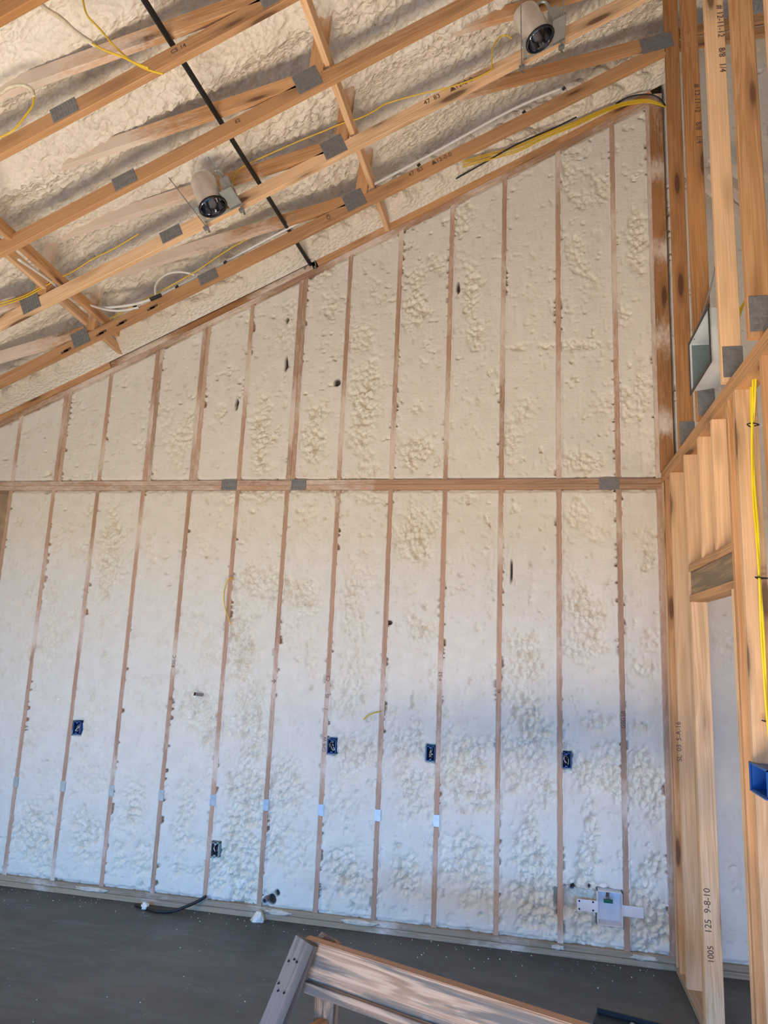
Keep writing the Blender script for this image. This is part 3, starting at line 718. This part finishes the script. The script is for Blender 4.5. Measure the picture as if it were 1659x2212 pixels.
# duct boot between the second and third end posts
db = at(1494, 838, 0, 4.70); t = empty('duct_boot', (4.72, db.y, db.z)); tag(t, 'open sheet-metal duct boot sitting between two end posts above the top plate', 'duct')
ya, yb, za, zb = -1.235, -1.66, 3.29, 3.56
def quad_box(name, pts, mat, parent, th=.002):
    P = [Vector(p) for p in pts]; n_ = (P[1] - P[0]).cross(P[2] - P[0]).normalized() * th
    bm = bmesh.new(); a_ = [bm.verts.new(p) for p in P]; b_ = [bm.verts.new(p + n_) for p in P]; k = len(P)
    bm.faces.new(a_); bm.faces.new(b_[::-1])
    for i in range(k): bm.faces.new((a_[i], b_[i], b_[(i + 1) % k], a_[(i + 1) % k]))
    bmesh.ops.recalc_face_normals(bm, faces=bm.faces[:]); return link(name, bm_mesh(bm, name), mat, parent)
x0, x1 = 4.705, 4.84
quad_box('boot_bottom', [(x0, ya, za), (x0, yb, za), (x1, yb - 0, za + .02), (x1, ya, za + .02)], M_duct, t)
quad_box('boot_top', [(x0, ya, zb), (x0, yb, zb), (x1, yb, zb), (x1, ya, zb)], M_duct, t)
quad_box('boot_end', [(x0, ya, za), (x1, ya, za + .02), (x1, ya, zb), (x0, ya, zb)], M_duct, t)
quad_box('boot_end', [(x0, yb, za), (x1, yb, za + .02), (x1, yb, zb), (x0, yb, zb)], M_duct, t)
quad_box('boot_back', [(x1, ya, za + .02), (x1, yb, za + .02), (x1, yb, zb), (x1, ya, zb)], M_duct, t)
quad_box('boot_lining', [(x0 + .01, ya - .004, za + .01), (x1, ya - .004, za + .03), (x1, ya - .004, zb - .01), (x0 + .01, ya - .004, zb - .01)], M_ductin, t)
boxes('flange', [((x0 - .003, yb - .02, za - .016), (x0, ya + .02, za + .004)), ((x0 - .003, yb - .02, zb - .004), (x0, ya + .02, zb + .014)), ((x0 - .003, ya - .002, za), (x0, ya + .018, zb)), ((x0 - .003, yb - .018, za), (x0, yb + .002, zb))], M_blackmetal, t)
tube('hanger_wire', [(x0 + .01, -1.30, zb), (x0 + .03, -1.55, zb + .12), (4.735, -1.71, zb + .20)], .004, M_galv, t)
# blue electrical box and yellow cables on the right
bb = empty('electrical_box', (4.752, -1.93, 1.43)); tag(bb, 'large bright blue electrical box at the right edge of the photo', 'electrical box')
bx0, bx1, byn, byf, bz0, bz1 = 4.738, 4.83, -2.06, -1.862, 1.392, 1.492
boxes('box_shell', [((bx0, byn, bz0), (bx1, byf, bz0 + .004)), ((bx0, byn, bz1 - .004), (bx1, byf, bz1)), ((bx0, byf - .004, bz0), (bx1, byf, bz1)), ((bx0, byn, bz0), (bx1, byn + .004, bz1)), ((bx1 - .004, byn, bz0), (bx1, byf, bz1)), ((bx0 + .03, byn - .003, bz0), (bx0 + .034, byn, bz1))], M_blue, bb)
boxes('box_lip', [((bx0 - .006, byf - .004, bz0 - .006), (bx0 + .002, byf + .004, bz1 + .006)), ((bx0 - .006, byn, bz1), (bx0 + .002, byf, bz1 + .006)), ((bx0 - .006, byn, bz0 - .006), (bx0 + .002, byf, bz0))], M_blue, bb)
cb = empty('cable_bundle', (4.80, -1.7, 1.5)); tag(cb, 'bundle of bright yellow cables hanging down the framed wall at the right edge', 'cable')
pts = [(1627, 770), (1627, 800), (1626, 860), (1624, 950), (1626, 1060), (1633, 1150), (1640, 1250), (1643, 1340), (1648, 1430), (1655, 1530), (1664, 1620)]
for j in range(4):
    dx = [(0, 0), (5, 1), (-4, 0), (3, -2)][j]
    P = [at(x + dx[0] * (1 if n % 3 else .3), y, 0, 4.795 + j * .008) for n, (x, y) in enumerate(pts)]
    tube('cable', P, .0055, M_yellowb, cb, flat=.8)
for (x, y) in ((1624, 918), (1642, 1249), (1657, 1559)):
    c = at(x, y, 0, 4.80); tube('cable_tie', [c + Vector((.0, .024, 0)), c + Vector((-.018, 0, .004)), c + Vector((0, -.024, 0)), c + Vector((.028, 0, 0)), c + Vector((0, .024, 0))], .0028, M_blackplastic, cb)
cu_ = empty('cable_bundle', (5.1, -1.3, 3.6)); tag(cu_, 'tangle of yellow cables behind the posts just above the duct boot', 'cable')
for j in range(4):
    tube('cable', [at(x + j * 3, y - j * 4, 1, -1.3) for x, y in [(1585, 715), (1590, 690), (1598, 668), (1607, 655), (1614, 640)]], .005, M_yellow, cu_)
# lumber seen between the posts, in the neighbouring room
for px, py, L_, lab in ((1565, 60, 1.4, 'upper horizontal blocking board far behind the end posts'), (1565, 88, 1.4, 'lower horizontal blocking board far behind the end posts')):
    c = at(px, py, 1, -.5); tag(board('blocking', (c.x - .3, -.5, c.z), (c.x + L_, -.5, c.z + .1), .07, .036, mat=M_wood), lab, 'board', 'blocking boards behind the posts')
for j, (p, q) in enumerate((((1535, 340), (1640, 400)), ((1535, 375), (1640, 470)), ((1530, 405), (1640, 500)))):
    a = at(*p, 1, -.25); b = at(*q, 1, -.25); o = board('foamed_web', a, b, .06, .036, mat=M_wood, spray=lambda s: 1.2)
    tag(o, ['upper', 'middle', 'lowest'][j] + ' foam-coated diagonal web behind the end posts', 'board', 'foam-coated webs behind the posts')
c = at(1650, 700, 0, 4.80)
tag(board('blocking', (4.76, c.y - .02, c.z + .04), (5.6, c.y - .02, c.z + .04), .038, .09, mat=M_woodlight), 'flat pale board crossing at the right edge above the blue box', 'board')
# ------------------------------------------------------------------ electrical boxes in the gable wall
elab = ['dark blue switch box in the foam, leftmost of the row', 'dark blue switch box full of wires left of the pencil-marked stud', 'dark blue switch box, third in the row from the left', 'dark blue switch box nearest the right corner', 'dark outlet box low on the wall above the black cable end']
for i in range(5):
    c = at(*EB[i], 1, 0); c.x += .010 if i != 2 else -.006; w, h = .030, .048
    t = empty('switch_box', (c.x, 0, c.z)); tag(t, elab[i], 'electrical box', 'switch boxes in the gable wall')
    y0 = -.008
    sgn = -1 if i != 2 else 1
    boxes('box_shell', [((c.x - w, y0, c.z - h), (c.x - w + .004, .07, c.z + h)), ((c.x + w - .004, y0, c.z - h), (c.x + w, .07, c.z + h)), ((c.x - w, y0, c.z + h - .004), (c.x + w, .07, c.z + h)), ((c.x - w, y0, c.z - h), (c.x + w, .07, c.z - h + .004)), ((c.x - w, .066, c.z - h), (c.x + w, .07, c.z + h)), ((c.x - .008, y0, c.z + h - .014), (c.x + .008, y0 + .01, c.z + h)), ((c.x - .008, y0, c.z - h), (c.x + .008, y0 + .01, c.z - h + .014))], M_blue if i < 4 else M_canbox, t)
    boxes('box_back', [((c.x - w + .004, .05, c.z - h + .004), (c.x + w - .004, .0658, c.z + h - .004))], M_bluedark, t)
    for j in range(5):
        r = random.uniform
        tube('wire', [(c.x + r(-.018, .018), .04, c.z + .03), (c.x + r(-.02, .02), .012, c.z + r(0, .02)), (c.x + r(-.02, .02), .008, c.z + r(-.03, 0)), (c.x + r(-.012, .012), .03, c.z - .02)], .0028, M_wire if j % 2 else M_white if j == 2 else M_blackplastic, t)
# washer outlet box
t = empty('washer_box', (wb.x, 0, wb.z)); tag(t, 'white washer outlet box with green valve set in the foam near the floor', 'outlet box')
x, z = wb.x, wb.z; w = .077; dd = .085; bt = .0035
boxes('box_shell', [((x - w, -.018, z - .10), (x - w + bt, dd, z + .10)), ((x + w - bt, -.018, z - .10), (x + w, dd, z + .10)), ((x - w, -.018, z + .10 - bt), (x + w, dd, z + .10)), ((x - w, -.018, z - .10), (x + w, dd, z - .10 + bt)), ((x - w, dd - bt, z - .10), (x + w, dd, z + .10))], M_white, t)
fl = boxes('mounting_flange', [((x - w - .125, -.010, z - .032), (x - w, -.007, z + .036))], M_white, t)
for a, b in ((-.11, .025), (-.025, .027), (-.11, -.022), (-.025, -.022)):
    lathe('nail_hole', [(.006, 0), (.006, .001), (.0005, .001)], M_blackplastic, fl, face_mw((x - w + a, -.0102, z + b), (1, 0, 0), (0, 0, 1)), 12)
boxes('mounting_flange', [((x + w, -.010, z - .036), (x + w + .125, -.007, z + .028))], M_white, t)
tube('valve_stem', [(x - .008, .04, z + .095), (x - .008, .04, z + .045)], .010, M_brass, t, False)
tube('valve_body', [(x - .008, .055, z + .052), (x - .008, .01, z + .052)], .012, M_brass, t, False)
boxes('valve_handle', [((x - .036, .002, z + .026), (x + .020, .012, z + .048)), ((x - .014, .012, z + .03), (x - .002, .03, z + .058))], M_green, t)
tag(board('blocking', (10 * SP + .02, .119, wb.z + .03), (11 * SP - .02, .119, wb.z + .03), .12, .036, mat=M_sole), 'dark blocking board behind the washer outlet box', 'board')
# pipe stubs
c = at(424, 1500, 1, -.01)
t = empty('pipe_stub', c); tag(t, 'short dark pipe stub poking sideways from the foam at chest height', 'pipe')
tube('stub', [c + Vector((-.0, -.030, .005)), c + Vector((.05, .004, -.003))], .011, M_pvc, t, False); tube('stub_rim', [c + Vector((-.002, -.033, .006)), c + Vector((.004, -.028, .0045))], .013, M_blackplastic, t, False)
c = at(574, 1943, 1, -.01); t = empty('pipe_stub', c); tag(t, 'round black conduit end in the foam just above the sole plate', 'pipe')
tube('stub', [c + Vector((0, -.02, 0)), c + Vector((.0, .05, .0))], .018, M_pvc, t, False, 20); tube('stub_bore', [c + Vector((0, -.0206, 0)), c + Vector((.0, .01, .0))], .012, M_blackplastic, t, False, 16)
# ------------------------------------------------------------------ cables
def cable(name, pix, plane, r, mat, lab, cat='cable', grp=None, ax=1):
    P = [at(p[0], p[1], ax, p[2] if len(p) > 2 else plane) for p in pix]
    return tag(tube(name, P, r, mat), lab, cat, grp)
cable('cable', [(175, -30), (186, 28), (215, 62), (248, 100), (283, 131), (318, 150), (352, 160)], -2.62, .0045, M_yellow, 'yellow cable hanging from the top edge, upper of the joined pair', grp='loose cables at the top left')
t = empty('foamed_cable', at(200, 95, 1, -2.62)); tag(t, 'foam-coated white cable with bare yellow end at the top left', 'cable', 'loose cables at the top left')
tube('foamed_length', [at(x, y, 1, -2.63) for x, y in [(60, -30), (95, 15), (130, 38), (160, 66), (182, 82), (206, 98)]], .011, M_dustyyellow, t)
tube('bare_length', [at(x, y, 1, -2.64) for x, y in [(200, 94), (225, 108), (262, 122), (292, 136), (320, 147)]], .0045, M_yellow, t)
t = empty('foamed_cable', at(30, 195, 1, -2.5)); tag(t, 'looped cable at the left edge, foam-coated above and yellow below', 'cable')
tube('foamed_length', [at(x, y, 1, -2.45) for x, y in [(-40, 225), (0, 203), (22, 188), (48, 184), (68, 193), (74, 210)]], .009, M_dustyyellow, t)
tube('bare_length', [at(x, y, 1, -2.45) for x, y in [(74, 206), (70, 228), (52, 254), (30, 280), (2, 296), (-30, 302)]], .0045, M_yellow, t)
cable('cable', [(503, 398), (505, 385), (517, 366), (545, 350), (600, 325), (650, 303), (700, 283), (735, 268), (775, 256), (808, 240), (835, 224), (900, 205), (950, 194), (1010, 176), (1050, 158), (1062, 146), (1062, 115), (1072, 88), (1090, 76), (1106, 84)], -1.205, .0042, M_yellow, 'yellow cable running from the left light can to the right light can')
cable('cable', [(-40, 672), (0, 661), (60, 640), (118, 606), (160, 585), (200, 560), (250, 535), (300, 505)], -1.195, .0042, M_yellow, 'yellow cable stapled along the second truss at the left edge', grp='cables at the left edge')
cable('cable', [(-40, 668), (0, 655), (50, 640), (95, 616)], -1.20, .0042, M_yellow, 'short yellow cable beside the longer one at the left edge', grp='cables at the left edge')
cable('cable', [(236, 690), (262, 676), (310, 648), (360, 622), (420, 588), (480, 548), (520, 524), (560, 505)], -.575, .0045, M_yellow, 'yellow cable passing behind the first truss near the white tube')
for j, dy in enumerate((0, 5, -4, 9)):
    cable('cable', [(1000, 352 + dy, -.25), (1060, 335 + dy, -.22), (1120, 318 + dy, -.20), (1180, 290 + dy * .8, -.18), (1240, 267 + dy * .7, -.17), (1300, 240 + dy * .6, -.16), (1350, 223 + dy * .5, -.14), (1395, 217 + dy * .5, -.12), (1425, 224 + dy * .3, -.1), (1446, 235, -.08)], 0, .0045, M_yellow, 'yellow cable in the group curving over the raking plate at the upper right', grp='yellow cables over the raking plate')
cable('cable', [(985, 386, -.12), (1040, 355, -.2), (1120, 310, -.24), (1190, 280, -.24), (1245, 253, -.25)], 0, .006, M_blackplastic, 'straight black cable below the yellow cables at the upper right')
cable('cable', [(1330, 225, -.1), (1360, 209, -.12), (1400, 204, -.12), (1424, 212, -.11), (1437, 228, -.1)], 0, .006, M_blackplastic, 'short black cable bowing above the yellow bundle by the corner')
t = empty('water_tube', at(270, 660, 1, -.70)); tag(t, 'white flexible water tube looping by the twin braces', 'tube')
tube('tube_run', [at(x, y, 1, p) for x, y, p in [(40, 560, -1.6), (110, 608, -1.2), (145, 640, -.95), (172, 655, -.8), (215, 664, -.7), (260, 662, -.66), (300, 655, -.645), (335, 643, -.64)]], .0095, M_pex, t)
tube('tube_run', [at(x, y, 1, p) for x, y, p in [(172, 652, -.9), (225, 668, -.7), (262, 671, -.66), (300, 664, -.645)]], .0085, M_pex, t)
tube('fitting', [at(325, 647, 1, -.642), at(348, 637, 1, -.642)], .014, M_blackplastic, t, False)
tube('tube_run', [at(x, y, 1, p) for x, y, p in [(336, 640, -.64), (336, 618, -.62), (348, 600, -.60), (370, 589, -.58), (396, 588, -.57), (420, 594, -.56)]], .008, M_pex, t)
tube('tube_run', [at(x, y, 1, p) for x, y, p in [(345, 640, -.625), (380, 622, -.60), (470, 576, -.58), (600, 505, -.58), (900, 350, -.58), (1100, 240, -.58), (1215, 190, -.58)]], .009, M_pex, t)
for x, y in ((292, 662), (383, 620), (487, 567), (905, 357), (1132, 243), (1218, 192)):
    p = at(x, y, 1, -.60); tube('clip', [p + Vector((-.010, 0, -.006)), p + Vector((.010, -.01, .004))], .010, M_blackplastic, t, False)
cable('cable', [(505, 1253, .0), (500, 1248, -.04), (492, 1254, -.05), (485, 1275, -.06), (484, 1300, -.06), (490, 1325, -.05), (499, 1349, -.03)], 0, .0042, M_yellow, 'yellow wire loop dangling from the gable stud at head height')
cable('cable', [(785, 1555, -.05), (795, 1545, -.04), (808, 1540, -.03), (824, 1536, .0)], 0, .0042, M_yellow, 'short yellow wire end sticking out left of the pencil-marked stud')
fl = at(340, 1962, 2, .012)
t = empty('power_cable', (fl.x, -.1, 0)); tag(t, 'thick black cable end curving out of the sole plate onto the floor', 'cable')
def yfl(px, py, z=.014):
    p = at(px, py, 2, z); return Vector((p.x, min(p.y, -.03), z))
P = [at(445, 1936, 1, -.01), at(425, 1948, 1, -.03), at(405, 1957, 1, -.06), Vector((at(378, 1963, 2, .02).x, -.10, .014)), Vector((at(350, 1962, 2, .012).x, -.13, .012)), Vector((at(322, 1955, 2, .012).x, -.10, .012)), Vector((at(305, 1947, 2, .012).x, -.07, .012))]
for p in P[1:3]: p.z = max(p.z, .014)
tube('cable_run', P, .010, M_blackplastic, t)
def blob(name, c, r, sq, mat, parent=None, seed=0):
    bm = bmesh.new(); bmesh.ops.create_icosphere(bm, subdivisions=3, radius=1)
    rs = random.Random(seed); ph = [rs.uniform(0, 6) for _ in range(6)]
    for v in bm.verts:
        k = 1 + .22 * math.sin(v.co.x * 4 + ph[0]) * math.sin(v.co.y * 5 + ph[1]) + .15 * math.sin(v.co.z * 7 + ph[2]) + .1 * math.sin(v.co.x * 11 + ph[3])
        v.co = Vector((v.co.x * sq[0], v.co.y * sq[1], v.co.z * sq[2])) * r * k
    return link(name, bm_mesh(bm, name), mat, parent, Matrix.Translation(Vector(c)), True)
blob('foam_clump', P[5] + Vector((.0, 0, .012)), .026, (1.1, .8, .9), M_roof, t, 2)
c = at(560, 1960, 1, -.03)
def cone_blob(c, lab):
    bm = bmesh.new(); bmesh.ops.create_cone(bm, cap_ends=True, segments=20, radius1=.055, radius2=.018, depth=.06)
    bmesh.ops.subdivide_edges(bm, edges=bm.edges[:], cuts=2)
    for v in bm.verts: v.co *= 1 + .12 * math.sin(v.co.x * 90) * math.cos(v.co.y * 70)
    o = link('foam_drip', bm_mesh(bm, 'foam_drip'), M_roof, None, Matrix.Translation(Vector((c.x, -.03, .03))), True); tag(o, lab, 'foam drip')
cone_blob(c, 'cone of dripped foam on the floor against the sole plate')
for j, (px, lab) in enumerate(((1205, 'ragged foam drip over the sole plate below the washer box bay stud'), (775, 'smear of foam over the sole plate near the middle'), (600, 'thin smear of foam on the sole plate right of the foam cone'), (1390, 'flat foam smear over the sole plate in the right corner bay'), (190, 'long smear of foam over the sole plate at the left'))):
    X = at(px, 2000, 1, 0).x; L_ = (.04, .11, .09, .08, .13)[j]
    tag(blob('foam_smear', (X, -.008, .055), 1, (L_, .006, .016), M_smear, None, 7 + j), lab, 'foam smear', 'foam smears on the sole plate')
# ------------------------------------------------------------------ floor crumbs and saw horse
rs = random.Random(9); bm = bmesh.new()
for q in range(190):
    if q < 130: x = rs.uniform(-.5, 4.7); y = -abs(rs.gauss(0, .12)) - .02
    else: x = rs.uniform(.5, 4.7); y = rs.uniform(-2.2, -.1)
    r = rs.uniform(.0012, .0034); m = bmesh.ops.create_icosphere(bm, subdivisions=1, radius=r, matrix=Matrix.Translation((x, y, r * .7)))
    for v in m['verts']: v.co += Vector((rs.uniform(-r, r), rs.uniform(-r, r), 0)) * .5
tag(link('foam_crumbs', bm_mesh(bm, 'foam_crumbs'), simple('foam_crumb', (.8, .74, .62), .8)), 'tiny pale foam crumbs scattered over the grey concrete floor', 'debris', kind='stuff')
ZT = .78
A = at(657, 2028, 2, ZT); B = at(1232, 2212, 2, ZT); dv = (B - A).normalized(); A = A + dv * .0; nv = Vector((dv.y, -dv.x, 0))   # nv points to the camera side
if nv.y > 0: nv = -nv
t = empty('sawhorse', (A.x, A.y, 0)); tag(t, 'weathered homemade wooden sawhorse cut off by the bottom of the photo', 'sawhorse')
L_ = 1.28; w6 = .132
ctr = A - nv * .019
board('top_rail', ctr + Vector((0, 0, -w6 / 2)), ctr + dv * L_ + Vector((0, 0, -w6 / 2)), w6, .038, mat=M_saw, parent=t)
board('rail_edge', ctr + Vector((0, 0, .0006)), ctr + dv * L_ + Vector((0, 0, .0006)), .0022, .037, mat=M_sawedge, parent=t, bev=.0005)
zf = ZT - w6 - .019
board('flat_rail', ctr + dv * .03 + Vector((0, 0, zf - ZT)), ctr + dv * L_ + Vector((0, 0, zf - ZT)), .038, .089, mat=M_saw, parent=t)
def leg(s, end, mat, topz, back):
    base = ctr + dv * (end) + nv * (s * .038)
    top = Vector((base.x, base.y, topz)); sp = nv * (s * .30) - dv * (back)
    bot = Vector((base.x, base.y, .0)) + sp * 1.0
    return board('leg', top, bot, .092, .038, up=dv, mat=mat, parent=t)
leg(1, .028, M_grey, ZT + .005, .17); leg(-1, .075, M_saw, ZT - .005, .20)
leg(1, L_ - .06, M_grey, ZT, -.06); leg(-1, L_ - .06, M_grey, ZT, -.06)
m0 = ctr + dv * .03
board('leg_brace', m0 + nv * .17 - dv * .06 + Vector((0, 0, .40 - ZT)), m0 - nv * .17 - dv * .03 + Vector((0, 0, .40 - ZT)), .089, .036, mat=M_wooddark, parent=t)
lg = ctr + nv * .06
for a, b in ((.0, .06), (.02, .05), (.035, .055), (.0, .13), (.012, .15), (.04, .15)):
    p = ctr + nv * (.059 + b * .42) + dv * (a - .0 - b * .26) + Vector((0, 0, -b)); 
    tube('nail_head', [p, p + nv * .006], .0035, M_blackmetal, t, False, 8)
# black bracket on the floor at the bottom edge
c = at(1372, 2222, 2, .0)
t = empty('steel_track', (c.x, c.y, 0)); tag(t, 'black steel angle lying on the floor at the bottom edge of the photo', 'steel angle')
boxes('angle_web', [((-.20, -.07, .0), (.16, .06, .008)), ((-.20, .05, .0), (.16, .06, .03))], M_blackmetal, t, Matrix.Translation((c.x, c.y, 0)) @ Matrix.Rotation(-.25, 4, 'Z'))
lathe('screw_head', [(.013, .008), (.013, .012), (.009, .016), (.001, .017)], M_galv, t, Matrix.Translation((c.x - .01, c.y + .02, 0)), 16)
